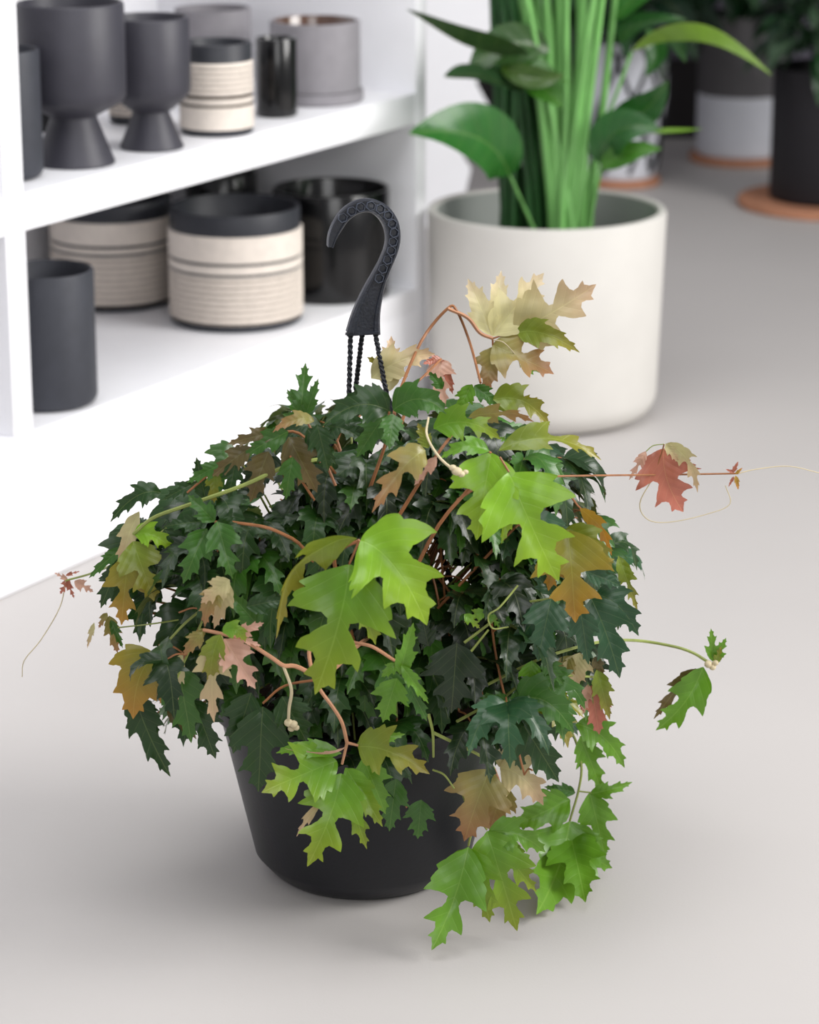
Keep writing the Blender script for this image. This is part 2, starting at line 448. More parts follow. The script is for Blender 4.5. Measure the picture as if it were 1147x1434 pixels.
# stalks, grouped in three clumps
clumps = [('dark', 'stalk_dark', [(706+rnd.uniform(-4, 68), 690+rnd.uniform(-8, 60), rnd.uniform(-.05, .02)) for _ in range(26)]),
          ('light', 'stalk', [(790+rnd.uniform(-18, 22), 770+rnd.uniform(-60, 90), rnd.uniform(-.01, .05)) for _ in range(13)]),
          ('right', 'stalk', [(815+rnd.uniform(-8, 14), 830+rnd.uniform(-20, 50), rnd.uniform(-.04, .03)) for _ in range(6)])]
for nm, mk, lst in clumps:
    for (bx, tx, dd) in lst:
        bm = bmesh.new()
        mx = bx+(tx-bx)*.35+rnd.uniform(-4, 4)
        r0 = rnd.uniform(.0045, .0075)
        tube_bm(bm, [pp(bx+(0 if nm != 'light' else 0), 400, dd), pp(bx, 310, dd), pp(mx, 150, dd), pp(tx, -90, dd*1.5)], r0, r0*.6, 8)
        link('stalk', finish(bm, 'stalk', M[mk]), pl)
# sheath: broad pale stalk base
for bx, tx, w0 in ((782, 760, .011), (800, 822, .010), (774, 730, .009), (806, 855, .008)):
    bm = bmesh.new(); tube_bm(bm, [pp(bx, 400, .03), pp(bx, 300, .035), pp(bx+(tx-bx)*.4, 140, .04), pp(tx, -90, .05)], w0, w0*.45, 10)
    link('stalk', finish(bm, 'stalk', M['stalk']), pl)
gD, gM, gL, gP = (22, 84, 36), (44, 128, 50), (96, 170, 64), (120, 186, 90)
def blade(b, c, t, w, col, hint=(0, -.6, .8), roll=0, fold=.25, dd=(.03, .04, .06), tip=None, back=None, pet=None):
    bag = LeafBag()
    col = (col[0]*1.1, col[1]*.86, col[2]*.66)
    B, C, T = pp(*b, dd[0]), pp(*c, dd[1]), pp(*t, dd[2])
    bag.add(B, C, T, w, Vector(hint), roll, fold, blade=True, col=col, tip=tip, back=back or gM, wave=.012)
    o = link('leaf', bag.mesh('leaf', M['blade']), pl)
    if pet:
        bm = bmesh.new(); tube_bm(bm, [pp(*q) for q in pet]+[B], .0032, .0022, 6)
        link('leaf_stalk', finish(bm, 'leaf_stalk', M['stalk']), o)
blade((714, 246), (690, 168), (572, 187), .42, (40, 120, 58), dd=(.06, .12, .19), hint=(-.1, -.9, .5), pet=[(760, 350, .03), (745, 315, .04)])
blade((742, 90), (665, 78), (569, 15), .30, (38, 80, 44), dd=(.04, .12, .20), hint=(0, -.9, -.35), fold=.3)
blade((735, 128), (668, 98), (622, 107), .34, (34, 78, 54), dd=(.06, .10, .15), hint=(0, -.5, .8))
blade((716, 78), (760, 118), (787, 150), .55, (46, 118, 30), dd=(.06, .08, .09), hint=(.2, -.8, .5))
blade((770, 70), (700, 40), (655, 105), .42, (40, 92, 44), dd=(.05, .07, .08), hint=(0, -.9, .3))
blade((700, 92), (752, 120), (790, 104), .34, (56, 108, 44), dd=(.07, .1, .1), hint=(0, -.9, .3))
blade((712, 108), (755, 85), (800, 118), .32, (50, 110, 48), dd=(.07, .08, .09), hint=(0, -.5, .8))
blade((884, 74), (962, -28), (1082, 106), .20, (92, 158, 50), dd=(.06, .1, .14), hint=(.2, -1, -.25), back=(74, 140, 44), pet=[(812, 350, .02), (830, 230, .03)])
blade((868, 60), (880, 22), (962, 28), .34, (34, 92, 52), dd=(.02, .03, .04), hint=(0, -.6, .8))
blade((842, 178), (905, 172), (936, 112), .42, (30, 98, 44), dd=(.04, .05, .07), hint=(0, -.9, .3), pet=[(826, 340, .02), (832, 250, .03)])
blade((838, 228), (852, 160), (925, 182), .48, (34, 104, 56), dd=(.06, .08, .09), hint=(0, -.8, .5))
blade((905, 184), (940, 176), (984, 181), .20, gL, dd=(.07, .08, .09), hint=(0, -.8, .5))
blade((842, 236), (872, 208), (927, 208), .36, (58, 138, 48), dd=(.07, .08, .1), hint=(0, -.8, .4), pet=[(822, 340, .04), (830, 290, .05)])
blade((905, 40), (935, 70), (903, 108), .40, (34, 104, 46), dd=(-.03, -.02, 0))
blade((930, 40), (950, 60), (960, 88), .36, (28, 82, 40), dd=(-.04, -.02, 0))
blade((860, 30), (905, -40), (985, -30), .35, (40, 120, 48), dd=(.02, .03, .04))
blade((760, 60), (720, 20), (672, 60), .22, (36, 96, 44), dd=(-.04, -.03, -.02))
blade((690, 20), (700, 60), (712, 112), .05, (34, 96, 44), dd=(-.04, -.03, -.02))

# ------------------------------------------------------------ white zig-zag edged panel standing beyond the shelves
YZ = ground(640, 318).y
zz = [(560, 318), (642, 318), (654, 262), (660, 236), (646, 214), (676, 183), (684, 147), (667, 116), (704, 63), (712, 26), (690, -40), (690, -120), (560, -120)]
bm = bmesh.new()
f0 = [bm.verts.new(at_y(x, y, YZ)) for x, y in zz]; ff = bm.faces.new(f0)
ex = bmesh.ops.extrude_face_region(bm, geom=[ff])
bmesh.ops.translate(bm, vec=(-.05, .12, 0), verts=[v for v in ex['geom'] if isinstance(v, bmesh.types.BMVert)])
o = link('display_panel', finish(bm, 'display_panel', M['white']))
o['label'] = 'tall white panel with a jagged edge behind the cement planter'; o['category'] = 'panel'

# ------------------------------------------------------------ background pots on cork mats
def cork(px, pybot, w, label):
    p, r = fit(px, pybot, w, 0)
    me = lathe('cork_mat', [(0, 0, 0), (r-.003, 0, 0), (r, .003, 0), (r, .011, 0), (r-.003, .014, 0), (0, .014, 0)], [M['cork']])
    o = link('cork_mat', me); o.location = (p.x, p.y, 0.0003); o['label'] = label; o['category'] = 'mat'; o['group'] = 'cork mats under the far pots'
    return p, r
def bushy(parent, cen, R, zc, Rz, n, cols, Lr, w, seed, spot=None):
    rr = random.Random(seed); bag = LeafBag(); bm = bmesh.new()
    for i in range(n):
        a = rr.uniform(0, 6.283); e = rr.uniform(-.5, 1.3); k = rr.uniform(.35, 1)
        d = Vector((math.cos(a)*math.cos(e), math.sin(a)*math.cos(e), math.sin(e)))
        b = Vector((d.x*R*k, d.y*R*k, zc+d.z*Rz*k)); L = rr.uniform(*Lr)
        t = b+d*L+Vector((0, 0, -L*.5)); c = b+d*L*.55+Vector((0, 0, L*.12))
        bag.add(b, c, t, w, Vector((d.x*.4, d.y*.4-.3, 1)), rr.uniform(-.4, .4), .2, blade=True, col=rr.choice(cols), back=(24, 60, 30), rr=rr)
        if i % 3 == 0: tube_bm(bm, [Vector((d.x*.02, d.y*.02, cen)), Vector((b.x*.4, b.y*.4, (cen+b.z)/2+.02)), b], .003, .002, 5)
    link('foliage', bag.mesh('foliage', M['blade']), parent)
    link('stems', finish(bm, 'stems', M['stalk_dark']), parent)
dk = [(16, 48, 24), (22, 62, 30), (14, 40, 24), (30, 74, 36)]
p, r = cork(1158, 311, 252, 'wide cork mat under the tall black pot')
p2, r2 = fit(1154, 297, 166, .0145)
h2 = height(p2, r2, .0145, 108)
t = thing('potted_plant', 'dark leafy houseplant in the tall black pot', 'potted plant', (p.x, p.y, .0145))
link('pot', lathe('pot', plain_prof(r2, h2, .006, .008), [M['pot_black']]), t)
link('soil', lathe('soil', [(0, h2-.03, 0), (r2-.007, h2-.03, 0)], [M['soil']], 40), t)
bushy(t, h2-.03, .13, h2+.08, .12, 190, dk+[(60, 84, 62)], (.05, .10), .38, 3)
p, r = cork(1036, 236, 142, 'cork mat under the half grey half white pot')
p2, r2 = fit(1036, 230, 126, .0145)
h2 = height(p2, r2, .0145, 30); hs_ = height(p2, r2, .0145, 143)
t = thing('potted_plant', 'dark houseplant in the pot glazed grey above and white below', 'potted plant', (p.x, p.y, .0145))
link('pot', lathe('pot', [(0, 0, 0), (r2-.006, 0, 0), (r2-.002, .003, 0), (r2, .008, 0), (r2, hs_, 1), (r2, h2, 1), (r2-.006, h2, 1), (r2-.007, .02, 1), (0, .02, 1)], [M['potwhite'], M['potgrey']]), t)
link('soil', lathe('soil', [(0, h2-.03, 0), (r2-.008, h2-.03, 0)], [M['soil']], 40), t)
bushy(t, h2-.03, .12, h2+.10, .12, 170, dk, (.06, .12), .4, 5)
p, r = cork(868, 266, 112, 'small cork mat under the white pot with black diagonal stripes')
p2, r2 = fit(868, 256, 96, .0145)
h2 = height(p2, r2, .0145, 62)
t = thing('potted_plant', 'dark leafy plant in the white pot with black diagonal stripes', 'potted plant', (p.x, p.y, .0145))
rt = r2*1.32
pot = link('pot', lathe('pot', [(0, 0, 0), (r2-.004, 0, 0), (r2, .004, 0), (rt, h2*.6, 0), (rt, h2, 0), (rt-.006, h2, 0), (rt-.008, h2*.6, 0), (r2-.008, .02, 0), (0, .02, 0)], [M['potwhite']]), t)
bm = bmesh.new()
for k in range(9):
    for sg in (-1, 1):
        pts = []
        for q in range(9):
            u = q/8; zq = .015+(h2-.02)*u
            rq = (r2+(rt-r2)*min(1, zq/(h2*.6)))+.0012
            a = 2*math.pi*k/9+sg*u*1.2
            pts.append(Vector((rq*math.cos(a), rq*math.sin(a), zq)))
        if sg == 1 or k % 2 == 0: tube_bm(bm, pts, .0045, .0045, 5, n=2)
link('stripes', finish(bm, 'stripes', M['stripe']), pot)
link('soil', lathe('soil', [(0, h2-.03, 0), (rt-.009, h2-.03, 0)], [M['soil']], 40), t)
bushy(t, h2-.03, .14, h2+.09, .13, 120, dk, (.07, .14), .38, 9)

# ------------------------------------------------------------ the hanging plant
PX, PYB = 510, 1266
hp, hr = fit(PX, PYB, 262, 0)
YP = hp.y
print('pot', hp, hr)
hg = thing('hanging_plant', 'vine with green and bronze lobed leaves in a black hanging pot', 'potted plant', (hp.x, hp.y, 0))
OFF = Vector((hp.x, hp.y, 0))
def q3(px, py, dd=0.0): return at_y(px, py, YP-dd)-OFF
def mound(px, py):
    u = ((px-515)/390)**2+((py-800)/330)**2
    m = .188*math.sqrt(max(0, 1-u))
    if py > 900:
        k = min(1, (py-900)/100); dx = (px-510)*.00062
        m = max(m, k*math.sqrt(max(0, .132**2-dx*dx))*max(0, 1-max(0, py-1050)/900))
    return m
def clear(px, py, dd):      # leaves hang above the floor, never through it
    return max(dd, YP-ground(px, py, .010).y)
def qm(px, py, off=0.0): return q3(px, py, clear(px, py, mound(px, py)+off))
PH = .165; rbm = hr
R_at = lambda z: rbm+.012+z*.20
P = [(0, 0, 0), (rbm-.012, 0, 0), (rbm-.004, .002, 0), (rbm+.002, .007, 0), (R_at(.02)-.003, .02, 0), (R_at(PH-.015), PH-.015, 0), (R_at(PH)+.004, PH-.013, 0), (R_at(PH)+.005, PH-.002, 0), (R_at(PH)+.003, PH, 0),
     (R_at(PH)-.002, PH, 0), (R_at(PH)-.004, PH-.015, 0), (rbm, .015, 0), (0, .015, 0)]
link('pot', lathe('pot', P, [M['nursery']], 96), hg)
link('soil', lathe('soil', [(0, PH-.016, 0), (.06, PH-.018, 0), (R_at(PH)-.006, PH-.022, 0)], [M['soil']], 48), hg)

# hook
cl = [(196, 203, 20), (203, 172, 30), (218, 138, 38), (244, 100, 42), (284, 72, 44), (328, 66, 46), (368, 84, 50), (396, 122, 52), (406, 168, 50), (400, 212, 48), (380, 262, 48), (358, 310, 56), (338, 360, 72), (322, 410, 88), (312, 455, 104), (307, 492, 116)]
hz = [(380+x/2.39, 260+y/2.39, w/2.39) for x, y, w in cl]
DH = .0
ct = catmull([q3(x, y, DH) for x, y, w in hz], 5)
ws = [w for _, _, w in hz]; wsi = []
for i in range(len(ws)-1): wsi += [ws[i]+(ws[i+1]-ws[i])*k/5 for k in range(5)]
wsi.append(ws[-1])
scl = project(OFF+ct[0])[2]/FPX
bm = bmesh.new(); rings = []
VN = Vector((.22, -1, .1)).normalized()
for i, p in enumerate(ct):
    tg = (ct[min(i+1, len(ct)-1)]-ct[max(i-1, 0)]).normalized()
    sd = tg.cross(VN).normalized(); nn = sd.cross(tg)
    if nn.y > 0: nn = -nn
    hw = wsi[i]*scl*.5; th = .0048
    ring = []
    prof = [(-1, -.6), (-.86, -1), (.86, -1), (1, -.6), (1, .6), (.86, 1), (.62, 1), (.55, .72), (-.55, .72), (-.62, 1), (-.86, 1), (-1, .6)]
    for a, b in prof: ring.append(bm.verts.new(p+sd*hw*a+nn*th*b))
    rings.append(ring)
for a, b in zip(rings, rings[1:]):
    for k in range(12): bm.faces.new((a[k], a[(k+1) % 12], b[(k+1) % 12], b[k]))
bm.faces.new(rings[0]); bm.faces.new(rings[-1])
box_c = ct[-1]
hook = link('hook', finish(bm, 'hook', M['hookm'], True, 30), hg)
# moulded hexagonal cells down the face of the hook
bm = bmesh.new()
cells = [(232, 104), (262, 82), (292, 68), (326, 64), (358, 74), (384, 96), (398, 124), (404, 154), (400, 184), (394, 214), (382, 244), (366, 274), (354, 306), (240, 103)][:13]
for (x, y) in cells:
    c = q3(380+(x+3)/2.39, 260+(y+2)/2.39, DH)+VN*.0048
    e1 = Vector((1, 0, 0)); e1 = (e1-VN*e1.dot(VN)).normalized(); e2 = VN.cross(e1)
    ro, ri = 18/2.39*scl, 14.5/2.39*scl
    rg = [[], [], [], []]
    for k in range(6):
        a = k*math.pi/3+.3; d = e1*math.cos(a)+e2*math.sin(a)
        rg[0].append(bm.verts.new(c+d*ro-VN*.001)); rg[1].append(bm.verts.new(c+d*ro*.93+VN*.0008)); rg[2].append(bm.verts.new(c+d*ri+VN*.0008)); rg[3].append(bm.verts.new(c+d*ri*.6-VN*.0025))
    for q_, (a, b) in enumerate(zip(rg, rg[1:])):
        for k in range(6):
            f = bm.faces.new((a[k], a[(k+1) % 6], b[(k+1) % 6], b[k])); f.material_index = 1 if q_ < 2 else 0
    bm.faces.new(rg[3])
link('hook_cells', finish(bm, 'hook_cells', [M['hookm'], M['hookrim']], False), hook)
bm = bmesh.new(); g = bmesh.ops.create_cube(bm, size=1)
bmesh.ops.scale(bm, vec=(118/2.39*scl, .012, 9/2.39*scl), verts=g['verts'])
bmesh.ops.bevel(bm, geom=bm.edges[:], offset=.0012, segments=2, affect='EDGES')
bmesh.ops.rotate(bm, cent=(0, 0, 0), matrix=Matrix.Rotation(-.06, 3, 'Y'), verts=bm.verts)
bmesh.ops.translate(bm, vec=q3(508, 466, DH), verts=bm.verts)
link('hook_foot', finish(bm, 'hook_foot', M['hookm']), hook)
for (x, y), az, mids in (((491, 470), 200, (489, 560)), ((507, 470), 95, (497, 560)), ((526, 469), 330, (541, 540))):
    a = q3(x, y, DH); z_ = PH-.004; rr0 = R_at(PH)+.004
    e = Vector((rr0*math.cos(math.radians(az)), rr0*math.sin(math.radians(az)), z_))
    m_ = q3(*mids, DH)
    m_.y = a.y+(e.y-a.y)*.3
    bm = bmesh.new()
    for s_ in (0, math.pi):
        pts = []; N_ = 90
        for k in range(N_+1):
            u = k/N_; b = a*(1-u)**2+m_*2*u*(1-u)+e*u*u if False else (a.lerp(m_, u/.35) if u < .35 else m_.lerp(e, (u-.35)/.65))
            an = u*110+s_
            pts.append(b+Vector((math.cos(an), math.sin(an), 0))*.0011)
        tube_bm(bm, pts, .0014, .0014, 5, smooth=False)
    link('cord', finish(bm, 'cord', M['cord']), hook)

# ---- colours
C_ = dict(lime=((128, 178, 34), (150, 182, 40), (196, 176, 120)), lime2=((104, 156, 32), (140, 154, 34), (184, 168, 110)),
          olive=((118, 138, 38), (146, 132, 44), (176, 150, 100)), gold=((138, 138, 40), (186, 132, 46), (170, 120, 60)),
          orange=((176, 140, 50), (200, 128, 50), (190, 120, 60)), bronze=((146, 140, 74), (170, 116, 80), (178, 140, 104)),
          tan=((196, 188, 136), (208, 172, 138), (196, 168, 130)), pale=((214, 208, 152), (218, 196, 164), (206, 186, 150)),
          pink=((206, 160, 138), (216, 168, 148), (206, 160, 140)), red=((176, 104, 82), (196, 116, 98), (180, 110, 90)),
          green=((96, 146, 34), (108, 156, 40), (150, 160, 90)), mid=((58, 104, 32), (66, 112, 36), (124, 136, 76)),
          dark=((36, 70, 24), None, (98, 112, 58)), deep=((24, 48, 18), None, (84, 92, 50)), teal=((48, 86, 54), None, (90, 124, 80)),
          brown=((96, 86, 46), (112, 92, 54), (120, 98, 62)))
class Vine:
    def __init__(s): s.bm = bmesh.new(); s.bag = LeafBag()
    def stem(s, pts, r0=.0014, r1=.0011, m=1, off=0.0, raw=False):
        P3 = pts if raw else [qm(p[0], p[1], p[2] if len(p) > 2 else off) for p in pts]
        tube_bm(s.bm, P3, r0, r1, 6, m, n=5)
    def leaf(s, bx, by, tx, ty, w, col, c=None, roll=0, off=.0, td=0.0, lobe=1, asym=0, fold=.3, up=.35, cb=.12, pet=None):
        m0 = mound(bx, by)+off
        B = q3(bx, by, clear(bx, by, m0)); T = q3(tx, ty, clear(tx, ty, m0+td))
        if c: C = q3(c[0], c[1], clear(c[0], c[1], m0+td*.5+.006))
        else:
            L = (T-B).length; C = (B+T)/2+Vector((0, -.55, .45))*L*cb
        k = C_[col]
        s.bag.add(B, C, T, w, Vector((0, -1, up)), roll, fold, lobe, asym, col=k[0], tip=k[1], back=k[2])
        if pet:
            s.stem([(pet[0], pet[1], off), (bx, by, off)], .0009, .0008, pet[2] if len(pet) > 2 else 1)
    def done(s):
        if not s.bm.verts: tube_bm(s.bm, [Vector((0, 0, PH-.02)), Vector((0, 0, PH))], .001, .001, 5)
        o = link('vine', finish(s.bm, 'vine', [M['stem'], M['stem_red'], M['stem_pink'], M['tendril']]), hg)
        if s.bag.v: link('foliage', s.bag.mesh('foliage', M['leaf']), o)
RT_ = (512, 960, -.06)   # where vines rise from the soil

# 1: big lime trio in the middle
v = Vine()
v.stem([RT_, (470, 800, -.02), (478, 770, .02), (503, 757, .035)], .0018, .0013)
v.leaf(505, 757, 598, 876, 1.0, 'lime', c=(555, 770), off=.04, td=.02, lobe=.75, roll=-.15)
v.leaf(489, 790, 441, 973, .86, 'lime2', c=(485, 860), off=.04, td=.015, roll=.15, pet=(503, 757))
v.leaf(490, 795, 526, 903, .62, 'lime2', off=.032, td=.0, roll=-.2, asym=.3)
v.leaf(500, 758, 383, 893, .34, 'olive', c=(412, 738), off=.04, td=.0, roll=-.9, fold=.5)
v.done()
# 2: bright trio upper right
v = Vine()
v.stem([RT_, (600, 760, -.02), (660, 680, .0), (687, 633, .03)], .0016, .0012)
v.leaf(688, 634, 667, 757, .86, 'lime', off=.03, td=.02, lobe=.85, roll=.1)
v.leaf(687, 632, 616, 643, .42, 'green', c=(650, 614), off=.03, roll=.5, lobe=.5)
v.leaf(698, 631, 842, 645, .30, 'olive', c=(775, 590), off=.02, td=-.01, roll=-.6)
v.leaf(714, 622, 700, 612, .9, 'green', off=.02)
v.leaf(713, 661, 782, 814, .92, 'lime', c=(735, 720), off=.04, td=.015, pet=(700, 640), roll=-.1)
v.leaf(722, 675, 702, 762, .40, 'lime', off=.03, td=.015, asym=.4, lobe=.3)
v.stem([(714, 720, .03), (760, 770, .03)], .0009)
v.done()
# 3: golden leaves at the right shoulder
v = Vine()
v.stem([RT_, (700, 760, -.04), (780, 690, -.02), (815, 714, .0)], .0014, .0008)
v.leaf(796, 742, 806, 872, .95, 'gold', off=.025, td=.01)
v.leaf(788, 738, 768, 828, .7, 'gold', off=.015, td=.01)
v.leaf(790, 742, 858, 800, .5, 'olive', c=(835, 752), off=.015, lobe=.6)
v.leaf(812, 712, 857, 778, .34, 'orange', c=(846, 732), off=.0, roll=.5)
v.leaf(866, 778, 893, 856, .3, 'olive', off=-.01)
v.done()
# 4: top bronze group over the cement planter
v = Vine()
v.stem([(552, 600, -.05), (556, 560, -.04), (590, 478, -.035), (627, 432, -.03), (640, 436, -.03), (658, 480, -.03), (673, 536, -.04)], .0015, .0011)
v.stem([(627, 432, -.03), (655, 445, -.03), (672, 466, -.03), (690, 474, -.03)], .0018, .0016, 2)
v.stem([(690, 474, -.03), (718, 465, -.03)], .0009, .0008)
v.stem([(690, 474, -.03), (690, 484, -.03)], .0009, .0008)
v.stem([(690, 476, -.03), (706, 480, -.02), (724, 500, -.02), (729, 515, -.02)], .0005, .0004, 3)
v.leaf(690, 471, 762, 382, .62, 'pale', off=-.03, td=-.02, up=.2)
v.leaf(690, 471, 655, 390, .50, 'pale', off=-.03, td=-.02, lobe=.2, up=.2)
v.leaf(692, 468, 702, 379, .42, 'pale', off=-.035, td=-.03, lobe=.3, up=.2)
v.leaf(719, 465, 835, 398, .78, 'tan', off=-.03, td=.0, c=(775, 440))
v.leaf(722, 466, 812, 494, .42, 'olive', off=-.028, td=.02, c=(760, 455), lobe=.3)
v.leaf(690, 483, 776, 524, .80, 'bronze', off=-.03, td=.02, c=(722, 496), roll=-.3)
v.leaf(692, 486, 680, 548, .8, 'bronze', off=-.035, td=.01, lobe=.5)
v.leaf(728, 512, 770, 520, .5, 'green', off=-.05, lobe=.5)
v.done()
# 5: pink drooping leaf and tan leaf behind the cords
v = Vine()
v.stem([(560, 600, -.04), (572, 560, -.03), (571, 545, -.03), (590, 530, -.03), (618, 503, -.03)], .0014, .0009)
v.leaf(618, 502, 624, 568, .62, 'pink', off=-.03, td=.015, c=(612, 520))
v.leaf(618, 502, 592, 510, .5, 'red', off=-.03, td=.01, lobe=.4)
v.leaf(620, 504, 634, 552, .4, 'red', off=-.03, lobe=.4)
v.leaf(520, 530, 610, 496, .55, 'tan', off=-.10, td=-.01, c=(560, 495), lobe=.6)
v.leaf(545, 548, 548, 470, .5, 'tan', off=-.11, td=-.02, lobe=.5)
v.leaf(560, 530, 514, 500, .5, 'olive', off=-.105, lobe=.4)
v.done()
# 6: crown of the plant
v = Vine()
v.stem([(512, 700, -.06), (540, 620, -.03), (545, 577, .0)], .0016, .001)
v.leaf(548, 577, 452, 597, .52, 'dark', c=(500, 548), off=.0, td=.01, lobe=.5)
v.leaf(545, 572, 480, 560, .5, 'dark', c=(520, 540), off=-.02, lobe=.5)
v.leaf(550, 575, 626, 580, .62, 'mid', c=(590, 540), off=.0, lobe=.35, td=.01)
v.leaf(551, 580, 545, 630, .7, 'mid', off=.01, lobe=.3, td=.02)
v.leaf(540, 580, 500, 640, .7, 'mid', off=-.01, lobe=.5)
v.leaf(661, 538, 637, 586, .55, 'green', off=-.02, lobe=.5)
v.leaf(664, 540, 700, 570, .6, 'mid', off=-.03, lobe=.5)
v.leaf(620, 545, 600, 520, .6, 'mid', off=-.05, lobe=.5)
v.done()
v = Vine()
v.stem([(560, 720, -.03), (610, 640, .0), (640, 600, .0)], .0015, .001)
v.leaf(608, 600, 702, 616, .50, 'lime2', c=(655, 575), off=.0, td=.01)
v.leaf(656, 586, 748, 590, .34, 'bronze', c=(700, 568), off=-.01, roll=.6)
v.leaf(690, 560, 770, 596, .5, 'olive', c=(735, 545), off=-.03)
v.leaf(690, 570, 760, 560, .4, 'olive', off=-.05, lobe=.4)
v.leaf(597, 630, 521, 718, .46, 'bronze', c=(565, 642), off=.02, td=.02)
v.leaf(600, 628, 585, 592, .6, 'olive', off=.0, lobe=.5)
v.leaf(612, 640, 580, 680, .4, 'pink', off=.015)
v.stem([(600, 585, .02), (598, 610, .03), (615, 640, .035), (640, 662, .035)], .0008, .0012, 3)
v.done()
# buds of the crown
bm = bmesh.new()
for x, y, r in ((640, 660, .0042), (634, 655, .003), (646, 664, .003), (652, 661, .0024)): blob_bm(bm, qm(x, y, .036), r, 0, (1, 1, .8))
link('bud', finish(bm, 'bud', M['tendril']), hg)
# 7: upright sprig top left
v = Vine()
v.stem([(470, 680, -.04), (440, 610, -.02), (425, 582, -.01)], .0013, .0009)
v.leaf(421, 584, 428, 508, .50, 'mid', off=-.01, td=-.01, lobe=.8, up=.0)
v.leaf(428, 582, 446, 530, .42, 'mid', off=-.01, lobe=.6)
v.leaf(420, 582, 402, 545, .5, 'mid', off=-.01, lobe=.6)
v.leaf(440, 590, 382, 606, .40, 'bronze', c=(412, 578), off=-.0, roll=.4, lobe=.4)
v.leaf(430, 588, 395, 580, .5, 'mid', off=-.02, lobe=.5)
v.leaf(444, 594, 460, 660, .6, 'dark', off=.0, lobe=.5)
v.done()
# 8: long branch to the left
v = Vine()
v.stem([RT_, (440, 790, -.05), (390, 745, -.01), (330, 732, .0), (301, 731, .0)], .0016, .001)
v.stem([(470, 640, -.09), (405, 652, -.03), (340, 680, -.01), (264, 707, .01), (215, 725, .015), (187, 748, .02)], .0018, .0014, 0)
v.leaf(188, 748, 241, 770, .60, 'lime', c=(215, 740), off=.02, lobe=.7)
v.leaf(186, 758, 216, 842, .85, 'olive', off=.02, td=.01)
v.leaf(180, 778, 170, 876, .60, 'gold', off=.02, td=.0)
v.leaf(194, 716, 163, 804, .34, 'tan', off=.015, roll=.4, lobe=.4)
v.leaf(226, 690, 155, 731, .40, 'dark', c=(190, 680), off=.0, lobe=.6)
v.leaf(301, 731, 263, 693, .62, 'mid', off=.01, lobe=.5)
v.leaf(304, 730, 326, 811, .66, 'mid', off=.02, td=.01, lobe=.8)
v.leaf(290, 740, 256, 818, .62, 'mid', off=.01, td=.01, lobe=.7)
v.leaf(300, 733, 352, 742, .5, 'dark', off=.01, lobe=.6)
v.leaf(285, 730, 228, 738, .5, 'dark', off=.0, lobe=.6)
v.leaf(230, 740, 268, 800, .6, 'dark', off=-.01, lobe=.6)
v.leaf(288, 700, 275, 640, .5, 'dark', off=-.03, lobe=.5)
v.done()
v = Vine()
v.stem([(500, 700, -.08), (450, 640, -.05), (410, 604, -.03), (350, 628, -.02), (296, 662, -.01), (262, 690, .0)], .0014, .0009)
v.stem([(440, 700, -.05), (412, 655, -.02), (404, 625, -.02)], .0012, .0009)
for a in ((404, 604, 340, 640, .5, 'mid'), (386, 606, 318, 622, .4, 'brown'), (352, 626, 296, 668, .5, 'brown'), (310, 650, 262, 676, .5, 'mid'), (276, 676, 228, 700, .42, 'dark'),
          (404, 612, 444, 690, .7, 'brown'), (376, 632, 350, 704, .6, 'brown'), (410, 640, 400, 700, .6, 'mid'), (330, 646, 320, 700, .6, 'dark'), (430, 600, 470, 650, .6, 'dark'), (300, 660, 300, 705, .6, 'olive')):
    v.leaf(*a, off=-.01, lobe=.6)
v.done()
# 9: tip of that branch with pink baby leaves and a tendril
v = Vine()
v.stem([(240, 735, -.03), (200, 765, -.01), (163, 788, .0), (128, 803, .0), (92, 813, .0)], .0012, .0008, 0)
v.leaf(104, 814, 131, 829, .6, 'pink', off=.0)
v.leaf(98, 812, 84, 832, .6, 'red', off=.0)
v.leaf(95, 812, 76, 802, .4, 'pink', off=.0)
v.leaf(92, 806, 112, 800, .3, 'red', off=.0)
v.leaf(94, 814, 104, 838, .4, 'red', off=.0)
v.stem([(92, 813, 0), (84, 850, 0), (58, 895, 0), (34, 925, 0), (31, 948, 0)], .0005, .0004, 3)
v.leaf(168, 787, 141, 852, .5, 'dark', off=.0, lobe=.5)
v.leaf(172, 766, 124, 810, .32, 'mid', off=.0, lobe=.5)
v.leaf(153, 862, 165, 916, .45, 'bronze', off=.0, lobe=.6)
v.leaf(150, 858, 138, 880, .5, 'bronze', off=.0, lobe=.6)
v.leaf(155, 868, 172, 908, .35, 'mid', off=.005, lobe=.5)
v.leaf(132, 872, 122, 908, .25, 'tan', off=.0, lobe=.5)
v.stem([(250, 868, -.02), (210, 874, .0), (155, 880, .0)], .0007, .0006, 0)
v.done()
# 10: golden shoulder leaf lower left
v = Vine()
v.stem([(300, 840, -.02), (262, 870, .0), (235, 898, .005), (205, 925, .01), (186, 950, .01)], .0012, .0009, 0)
v.leaf(218, 920, 186, 1008, .95, 'gold', c=(190, 930), off=.01, lobe=.3)
v.leaf(232, 922, 225, 985, .7, 'gold', off=.0, lobe=.3)
v.leaf(188, 970, 239, 1088, .42, 'dark', c=(200, 1020), off=.01, lobe=.5)
v.leaf(196, 975, 222, 1030, .5, 'dark', off=.0, lobe=.5)
v.leaf(255, 914, 241, 998, .32, 'tan', off=.02, lobe=.5, roll=.4)
v.leaf(250, 930, 268, 1040, .6, 'mid', off=.01, lobe=.6)
v.leaf(270, 979, 302, 1063, .62, 'dark', off=.01, lobe=.7)
v.leaf(235, 985, 275, 1035, .5, 'brown', off=.0, lobe=.5)
v.done()
